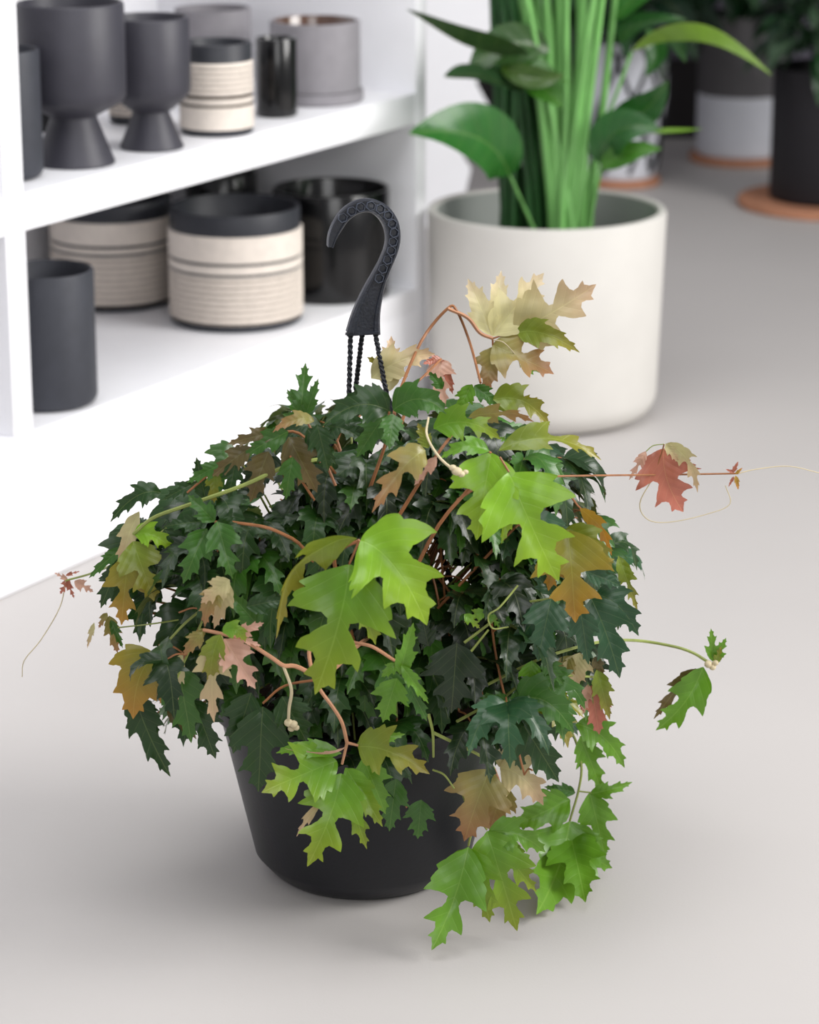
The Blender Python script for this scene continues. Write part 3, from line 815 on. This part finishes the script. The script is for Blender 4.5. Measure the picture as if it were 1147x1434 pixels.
# 11: pink fuzzy spray on the left front
v = Vine()
v.stem([(520, 890, -.08), (500, 905, -.02), (455, 945, .03), (414, 933, .035), (397, 932, .04), (379, 920, .04), (340, 896, .04), (312, 888, .04), (285, 882, .035)], .0019, .0014, 2)
v.stem([(397, 933, .04), (408, 965, .045), (405, 990, .045), (404, 1008, .045)], .0014, .0012, 3)
v.leaf(314, 894, 358, 965, .66, 'pink', off=.045, td=.01)
v.leaf(330, 890, 370, 872, .5, 'pink', off=.04, lobe=.6)
v.leaf(340, 895, 366, 905, .4, 'pink', off=.042, lobe=.6)
v.leaf(311, 890, 300, 1012, .42, 'tan', c=(290, 940), off=.045, td=.0)
v.leaf(309, 888, 296, 960, .5, 'olive', c=(292, 920), off=.048, td=.0, lobe=.6)
v.leaf(312, 886, 344, 900, .6, 'lime2', c=(335, 872), off=.05, lobe=.4)
v.leaf(284, 884, 257, 918, .6, 'bronze', off=.035, lobe=.4)
v.leaf(288, 880, 268, 902, .5, 'bronze', off=.03, lobe=.4)
v.leaf(322, 812, 281, 845, .7, 'tan', off=.03, lobe=.7)
v.leaf(318, 830, 287, 878, .5, 'bronze', off=.028, lobe=.4, c=(288, 830))
v.leaf(320, 815, 300, 880, .5, 'tan', off=.02, lobe=.4)
v.done()
bm = bmesh.new()
for x, y, r in ((404, 1012, .0036), (411, 1014, .0034), (408, 1020, .003), (415, 1019, .0026)): blob_bm(bm, qm(x, y, .046), r, 0, (1, 1, .9))
link('bud', finish(bm, 'bud', M['tendril']), hg)
# 12: lime spray hanging over the front of the pot
v = Vine()
v.stem([(470, 860, -.08), (436, 900, -.02), (436, 935, .025), (448, 965, .04), (466, 990, .05), (479, 1012, .055), (486, 1040, .06)], .0017, .0015, 2)
v.stem([(486, 1040, .06), (479, 1070, .06)], .0013, .0010, 2)
v.stem([(486, 1040, .06), (502, 1044, .06)], .0013, .0010, 2)
v.leaf(478, 1056, 385, 1054, .34, 'green', c=(425, 1042), off=.06, roll=.5, lobe=.2)
v.leaf(484, 1046, 398, 1048, .10, 'pink', c=(465, 1066), off=.063, lobe=.0)
v.leaf(472, 1066, 366, 1110, .80, 'lime2', off=.06, td=.03, roll=.1)
v.leaf(478, 1083, 430, 1214, .74, 'lime2', off=.065, td=.03, c=(470, 1140))
v.leaf(484, 1075, 536, 1158, .46, 'lime2', off=.06, td=.02, lobe=.3)
v.leaf(500, 1046, 602, 1084, .64, 'olive', off=.06, td=.02, c=(540, 1040))
v.leaf(500, 1042, 568, 1028, .40, 'green', off=.055, lobe=.3)
v.leaf(508, 1060, 540, 1140, .6, 'green', off=.04, lobe=.5)
v.leaf(480, 1090, 514, 1190, .4, 'lime2', off=.055, td=.02, lobe=.8)
v.leaf(472, 1090, 415, 1172, .3, 'tan', off=.062, td=.02, lobe=.8, roll=.6)
v.leaf(590, 1120, 585, 1175, .8, 'mid', off=.03, lobe=.6)
v.leaf(555, 1090, 545, 1165, .6, 'mid', off=.03, lobe=.6)
v.done()
# 13: bronze trio
v = Vine()
v.stem([(600, 1000, .01), (606, 1026, .03), (607, 1060, .035)], .0014, .001, 0)
v.stem([(607, 1026, .03), (640, 1042, .045), (672, 1058, .05), (692, 1076, .055)], .0015, .0012, 0)
v.stem([(606, 1078, .03), (622, 1085, .04), (636, 1104, .045)], .0009, .0008, 0)
v.stem([(692, 1076, .055), (699, 1095, .055), (698, 1106, .055)], .0012, .001, 2)
v.leaf(686, 1078, 650, 1178, .92, 'bronze', off=.055, td=.01, lobe=.7, c=(668, 1120))
v.leaf(700, 1075, 761, 1128, .80, 'tan', off=.055, td=.01, lobe=.7, c=(735, 1078))
v.leaf(699, 1074, 717, 1027, .55, 'tan', off=.05, lobe=.3)
v.leaf(706, 1098, 686, 1164, .80, 'bronze', off=.045, lobe=.4)
v.done()
# 14: lowest lime sprays
v = Vine()
v.stem([(640, 1090, .03), (660, 1150, .045), (656, 1185, .05)], .0012, .001, 0)
v.stem([(650, 1120, .03), (682, 1162, .05)], .001, .0009, 0)
v.leaf(656, 1186, 604, 1331, .62, 'green', off=.075, td=.01, c=(640, 1265))
v.leaf(660, 1188, 686, 1292, .52, 'lime2', off=.075, td=.0, lobe=.6)
v.leaf(655, 1188, 612, 1245, .4, 'lime2', off=.075, lobe=.6)
v.leaf(682, 1164, 724, 1303, .66, 'lime2', off=.075, td=.01, c=(700, 1220))
v.leaf(684, 1165, 764, 1194, .60, 'green', off=.075, td=.0, c=(730, 1160), lobe=.8)
v.leaf(684, 1168, 752, 1250, .45, 'lime2', off=.075, td=.0)
v.done()
# 15: right-hand hanging spray
v = Vine()
v.stem([(770, 990, -.01), (801, 1026, .0), (814, 1070, .01), (810, 1108, .015), (798, 1150, .02), (792, 1184, .02)], .0013, .0009, 0)
v.stem([(810, 1108, .015), (828, 1110, .015)], .0008, .0007, 0)
v.leaf(799, 1120, 719, 1158, .78, 'green', off=.02, td=.01, lobe=.45)
v.leaf(806, 1110, 762, 1102, .50, 'mid', off=.015, lobe=.4)
v.leaf(798, 1150, 751, 1281, .60, 'green', off=.022, td=.01, lobe=.4, c=(790, 1215))
v.leaf(800, 1150, 858, 1216, .62, 'green', off=.02, td=.01, lobe=.35, c=(820, 1200))
v.leaf(798, 1165, 820, 1264, .60, 'green', off=.018, td=.0, lobe=.6)
v.leaf(826, 1110, 848, 1202, .56, 'green', off=.015, td=.0, lobe=.7)
v.leaf(826, 1111, 886, 1095, .42, 'green', off=.015, c=(855, 1108), lobe=.6)
v.leaf(806, 1014, 875, 1076, .50, 'green', off=.0, c=(850, 1020), lobe=.6)
v.leaf(812, 1030, 843, 1108, .50, 'green', off=.005, lobe=.7)
v.done()
# 16: dark glossy trio lower right
v = Vine()
v.stem([(640, 1010, .0), (690, 985, .03), (717, 984, .04)], .0013, .001, 0)
v.leaf(714, 984, 657, 1032, .62, 'teal', off=.04, lobe=.5)
v.leaf(714, 982, 668, 975, .5, 'mid', off=.038, lobe=.5)
v.leaf(722, 984, 804, 1027, .70, 'mid', off=.04, td=.01, c=(765, 958), lobe=.6)
v.leaf(720, 996, 783, 1096, .66, 'dark', off=.035, td=.01, lobe=.6)
v.leaf(716, 996, 730, 1080, .6, 'dark', off=.02, lobe=.6)
v.done()
# 17: blue-green glossy leaves at the right side
v = Vine()
v.stem([(650, 900, .0), (720, 850, .0), (772, 838, .02)], .0012, .0009, 0)
v.leaf(772, 838, 753, 926, .82, 'teal', off=.03, td=.01, lobe=.7)
v.leaf(764, 842, 708, 930, .40, 'teal', off=.025, lobe=.3)
v.leaf(776, 832, 740, 790, .6, 'teal', off=.01, lobe=.4)
v.leaf(812, 850, 824, 930, .55, 'teal', off=.02, lobe=.4)
v.leaf(828, 838, 868, 950, .66, 'teal', off=.015, td=.01, c=(850, 880), lobe=.7)
v.leaf(834, 832, 894, 890, .66, 'teal', off=.01, c=(870, 838), lobe=.7)
v.leaf(820, 800, 872, 822, .6, 'teal', off=.0, lobe=.5)
v.leaf(760, 920, 790, 960, .6, 'mid', off=.02, lobe=.5)
v.leaf(745, 925, 740, 975, .7, 'green', off=.02, lobe=.5)
v.done()
# 18: runner to the right with the red leaf
v = Vine()
v.stem([(640, 700, -.02), (690, 672, -.01), (743, 668, .0), (830, 666, .0), (918, 665, .0), (980, 664, .0), (1034, 663, .0)], .0010, .0008, 1)
v.stem([(1034, 663, 0), (1060, 657, 0), (1105, 653, 0), (1150, 663, 0)], .0005, .0004, 3)
v.stem([(915, 665, 0), (925, 640, 0), (930, 622, 0)], .0007, .0006, 1)
v.stem([(930, 622, 0), (915, 624, 0), (905, 632, 0)], .0005, .0005, 0)
v.leaf(930, 628, 957, 717, .95, 'red', off=-.004, lobe=.8, c=(925, 670))
v.leaf(905, 632, 881, 672, .36, 'pink', off=.0)
v.leaf(932, 621, 950, 648, .5, 'tan', off=.002, lobe=.5)
v.leaf(934, 621, 977, 690, .32, 'tan', off=.0, c=(972, 636), roll=.4)
v.stem([(916, 667, 0), (896, 705, 0), (908, 728, 0), (940, 731, 0), (990, 720, 0), (1022, 706, 0), (1016, 680, 0)], .0005, .0004, 3)
v.leaf(1026, 662, 1034, 646, .4, 'red', off=.002, lobe=.3); v.leaf(1028, 662, 1016, 657, .4, 'red', off=.002, lobe=.3)
v.leaf(1030, 666, 1034, 686, .4, 'orange', off=.002, lobe=.3); v.leaf(1028, 667, 1020, 682, .3, 'red', off=.002, lobe=.3)
v.leaf(1030, 664, 1040, 655, .4, 'orange', off=.003, lobe=.3)
v.done()
# 19: second runner
v = Vine()
v.stem([(680, 960, .0), (740, 930, .01), (782, 914, .01), (840, 899, .01), (891, 897, .01), (942, 905, .01), (970, 914, .01), (990, 926, .01)], .0013, .0014, 0)
v.leaf(998, 926, 996, 880, .45, 'green', off=.01, lobe=.7)
v.leaf(1000, 928, 1017, 893, .50, 'green', off=.01, lobe=.8)
v.leaf(1002, 930, 1010, 905, .5, 'olive', off=.012, lobe=.8)
v.leaf(985, 934, 918, 1023, .52, 'green', off=.01, c=(965, 990), lobe=.8)
v.leaf(975, 936, 915, 1008, .30, 'brown', off=.005, lobe=.8, c=(945, 965))
v.done()
bm = bmesh.new()
for x, y, r in ((992, 930, .0035), (998, 934, .003), (1002, 928, .0028)): blob_bm(bm, qm(x, y, .012), r)
link('bud', finish(bm, 'bud', M['tendril']), hg)
# 20: tan, red and olive leaves low on the right
v = Vine()
v.stem([(690, 990, -.01), (740, 950, .0), (770, 945, .01), (830, 948, .01)], .0012, .001, 0)
v.leaf(812, 914, 804, 964, .9, 'tan', off=.0, lobe=.4)
v.leaf(800, 918, 780, 958, .7, 'bronze', off=-.005, lobe=.4)
v.leaf(832, 920, 845, 950, .6, 'brown', off=-.005, lobe=.4)
v.leaf(828, 960, 839, 1028, .66, 'red', off=.01, lobe=.6)
v.leaf(824, 958, 816, 1002, .4, 'pink', off=.008, lobe=.6)
v.leaf(836, 938, 854, 1008, .42, 'olive', off=.012, lobe=.5)
v.leaf(834, 950, 850, 985, .5, 'lime2', off=.008, lobe=.5)
v.done()
# 21: green pair in the middle
v = Vine()
v.stem([(450, 880, -.08), (490, 898, -.02), (520, 905, .01), (548, 922, .02), (560, 930, .025)], .0017, .0012, 2)
v.leaf(560, 945, 579, 872, .42, 'green', off=.03, lobe=.3, roll=.3)
v.leaf(556, 930, 534, 948, .7, 'green', off=.025, lobe=.3)
v.leaf(562, 932, 600, 985, .34, 'green', off=.03, lobe=.5)
v.leaf(556, 950, 536, 1012, .80, 'green', off=.03, lobe=.6)
v.leaf(570, 955, 598, 1010, .5, 'mid', off=.02, lobe=.6)
v.leaf(650, 860, 672, 880, .6, 'lime2', off=.0, lobe=.8); v.leaf(680, 855, 650, 872, .6, 'lime2', off=.0, lobe=.8); v.leaf(684, 858, 700, 880, .5, 'green', off=.0)
v.stem([(725, 820, .01), (700, 850, .02), (684, 862, .02), (690, 880, .02), (712, 878, .02)], .0008, .0006, 0)
v.stem([(660, 912, .01), (684, 882, .01)], .001, .0008, 0)
v.done()
# 22: big dark leaves low left
v = Vine()
v.stem([(460, 950, .0), (400, 960, .0), (368, 985, .02)], .0012, .001, 1)
v.leaf(368, 990, 362, 1108, .74, 'dark', off=.03, lobe=.7)
v.leaf(352, 970, 326, 1056, .66, 'dark', off=.02, lobe=.3)
v.leaf(395, 975, 430, 1040, .8, 'dark', off=.02, lobe=.6)
v.leaf(345, 850, 400, 840, .6, 'dark', off=.03, lobe=.4)
v.leaf(365, 880, 320, 830, .6, 'mid', off=.0, lobe=.4)
v.leaf(640, 900, 632, 1000, .9, 'deep', off=.0, lobe=.8)
v.leaf(600, 905, 590, 860, .7, 'deep', off=.0, lobe=.6)
v.done()

# ---- the mass of dark mature foliage: vines arching out of the pot in every direction
SIL = [(172, 722), (285, 652), (385, 600), (450, 585), (520, 562), (650, 575), (770, 645), (840, 740), (872, 860), (850, 960), (800, 1060), (700, 1100), (560, 1130), (420, 1090), (330, 1050), (225, 1045), (195, 900), (150, 845)]
GAPS = [(386, 708, 20), (640, 820, 18), (238, 872, 24), (608, 780, 14), (442, 630, 9), (345, 668, 8), (296, 690, 6), (300, 905, 8)]
def inside(x, y):
    c = False; n = len(SIL)
    for i in range(n):
        x1, y1 = SIL[i]; x2, y2 = SIL[(i+1) % n]
        if (y1 > y) != (y2 > y) and x < (x2-x1)*(y-y1)/(y2-y1)+x1: c = not c
    if c:
        for gx, gy, gr in GAPS:
            if (x-gx)**2+(y-gy)**2 < gr*gr: return False
    return c
def in_gap(a, b):
    for u in (.2, .45, .7, 1):
        x, y, _ = project(a.lerp(b, u)+OFF)
        for gx, gy, gr in GAPS:
            if (x-gx)**2+(y-gy)**2 < (gr+3)**2: return True
    return False
fr = random.Random(21)
NV = 46
cnt = 0
for i in range(NV):
    az = 2*math.pi*(i*0.618034 % 1)+fr.uniform(-.1, .1)
    reach = fr.uniform(.10, .20)*(1.18 if abs(math.cos(az)) > .6 else (.74 if math.sin(az) < 0 else .9))
    peak = fr.uniform(.06, .24)
    if i % 3 == 0: peak += .04
    end = fr.uniform(-.08, .12)
    d = Vector((math.cos(az), math.sin(az), 0))
    z0 = PH-.01
    pts = []
    for k in range(9):
        t = k/8
        z = z0+4*peak*t*(1-t)*(1 if t < .5 else 1)+end*t*t
        pts.append(Vector((0.0, 0, z))+d*(.015+reach*t**.9)+Vector((fr.uniform(-.006, .006), fr.uniform(-.006, .006), 0)))
    # keep only the part of the vine that lies within the plant's own outline
    keep = [pts[0], pts[1]]
    for p in pts[2:]:
        x, y, _ = project(p+OFF)
        if not inside(x, y): break
        keep.append(p)
    if len(keep) < 4: continue
    v = Vine(); v.stem(keep, .0015, .0009, fr.choice([0, 1, 1]), raw=True)
    cv = catmull(keep, 3)
    for j in range(2, len(cv), 2):
        nd = cv[j]; cnt += 1
        out = (Vector((nd.x, nd.y, 0)).normalized()+Vector((fr.uniform(-.6, .6), fr.uniform(-.6, .6), fr.uniform(-.2, .5)))).normalized()
        x, y, _ = project(nd+OFF)
        left = x < 400 and y < 720
        size = fr.uniform(.05, .074)
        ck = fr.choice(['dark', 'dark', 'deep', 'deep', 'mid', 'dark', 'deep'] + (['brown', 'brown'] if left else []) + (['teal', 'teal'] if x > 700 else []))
        if fr.random() < .05 and x > 720: ck = 'olive'
        b0 = nd+out*fr.uniform(.012, .03)+Vector((0, 0, fr.uniform(.0, .012)))
        v.stem([nd, (nd+b0)/2+Vector((0, 0, .003)), b0], .0008, .0007, 1, raw=True)
        sidev = out.cross(Vector((0, 0, 1))).normalized()
        for a_, sc in ((0, 1.0), (-.95, .82), (.95, .82)):
            dr = (out*math.cos(a_)+sidev*math.sin(a_)).normalized()
            L = size*sc
            T = b0+dr*L*.72+Vector((0, 0, -L*fr.uniform(.35, .75)))
            if not inside(*project(T+OFF)[:2]): 
                T = b0+(T-b0)*.8
                if not inside(*project(T+OFF)[:2]) and fr.random() < .93: continue
            if in_gap(b0, T): continue
            Cc = b0+dr*L*.5+Vector((0, 0, L*.1))
            k = C_[ck]; jt = fr.uniform(.8, 1.25)
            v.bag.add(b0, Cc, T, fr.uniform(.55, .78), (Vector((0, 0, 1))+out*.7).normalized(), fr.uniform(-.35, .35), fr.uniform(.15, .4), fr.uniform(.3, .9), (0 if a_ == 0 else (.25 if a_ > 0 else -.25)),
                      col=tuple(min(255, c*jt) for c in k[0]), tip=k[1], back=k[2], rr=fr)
    v.done()
# bigger leaves nearer the outside of the mass, tied back to the crown by their own shoots
shoots = {}
for gy in range(590, 1110, 46):
    for gx in range(170, 870, 50):
        x = gx+fr.uniform(-22, 22); y = gy+fr.uniform(-20, 20)
        if not inside(x, y): continue
        for depth in ((.3, .66) if fr.random() < .55 else (.5,)):
            b0 = q3(x, y, mound(x, y)*depth-.01)
            if b0.z < .05: continue
            if math.hypot(b0.x, b0.y) < R_at(PH)+.01 and b0.z < PH+.01: continue
            out = Vector((b0.x, b0.y-.02, .02+max(0, b0.z-.28)*.6)).normalized()
            if out.y > -.1: out.y = -.1; out.normalize()
            ck = fr.choice(['dark', 'dark', 'deep', 'mid']+(['brown'] if x < 420 and y < 720 else [])+(['teal'] if x > 680 else ['dark']))
            L0 = fr.uniform(.055, .078)
            sidev = out.cross(Vector((0, 0, 1))).normalized()
            key = int(((math.atan2(b0.y, b0.x)+math.pi)/(2*math.pi))*14)
            v = shoots.setdefault(key, Vine())
            org = Vector((b0.x*.15, b0.y*.15+.02, PH))
            mid_ = Vector((b0.x*.6, b0.y*.6+.02, (PH+max(b0.z, PH))/2+.012))
            v.stem([org, mid_, b0], .0011, .0008, fr.choice([0, 1]), raw=True)
            for a_, sc in ((0, 1.0), (-.9, .85), (.9, .85)):
                dr = (out*math.cos(a_)*.6+sidev*math.sin(a_)).normalized()
                L = L0*sc
                T = b0+dr*L*(.45 if a_ == 0 else .7)+Vector((0, 0, -L*(.8 if a_ == 0 else fr.uniform(.25, .7))))
                if not inside(*project(T+OFF)[:2]) and fr.random() < .97: continue
                if in_gap(b0, T): continue
                Cc = b0+dr*L*.45+Vector((0, 0, -L*.05))
                k = C_[ck]; jt = fr.uniform(.8, 1.2)
                v.bag.add(b0, Cc, T, fr.uniform(.58, .8), (Vector((.1, -.5, .75))+out*.5).normalized(), fr.uniform(-.45, .45), fr.uniform(.15, .4), fr.uniform(.35, .9), (0 if a_ == 0 else (.2 if a_ > 0 else -.2)),
                          col=tuple(min(255, c*jt) for c in k[0]), tip=k[1], back=k[2], rr=fr)
for v in shoots.values(): v.done()
print('nodes', cnt)

# ------------------------------------------------------------ light
w = bpy.data.worlds.new('World'); S.world = w; w.use_nodes = True
bg = w.node_tree.nodes['Background']; bg.inputs[0].default_value = (.98, .98, 1.0, 1); bg.inputs[1].default_value = .35
def area(name, loc, tgt, size, sy, e, col):
    l = bpy.data.lights.new(name, 'AREA'); l.shape = 'RECTANGLE'; l.size = size; l.size_y = sy; l.energy = e; l.color = col
    o = bpy.data.objects.new(name, l); COL.objects.link(o); o.location = loc
    o.rotation_euler = (Vector(tgt)-Vector(loc)).to_track_quat('-Z', 'Y').to_euler(); return o
area('window_light', (2.7, 2.1, 1.75), (-.1, 2.9, .2), 1.8, 1.5, 106, (1, .985, .96))
area('fill_light', (.6, -1.0, 1.7), (-.1, 3.0, .3), 1.8, 1.2, 26, (1, 1, 1))  # fill added behind the camera to brighten surfaces facing it
area('ceiling_light', (-.3, 1.9, 2.7), (-.2, 2.7, 0), 1.8, 1.8, 42, (1, 1, 1))

# ------------------------------------------------------------ camera
cd = bpy.data.cameras.new('camera'); cam = bpy.data.objects.new('camera', cd); COL.objects.link(cam)
cam.location = CAM; cam.rotation_euler = (math.pi/2-PITCH, 0, 0)
cd.sensor_fit = 'VERTICAL'; cd.sensor_height = 36.0; cd.lens = 36.0*FPX/H_
cd.clip_start = .05; cd.clip_end = 50
cd.dof.use_dof = True; cd.dof.focus_distance = project(OFF+Vector((0, -.1, .25)))[2]; cd.dof.aperture_fstop = 7.0
S.camera = cam
S.view_settings.view_transform = 'Standard'; S.view_settings.look = 'None'; S.view_settings.exposure = 0.0
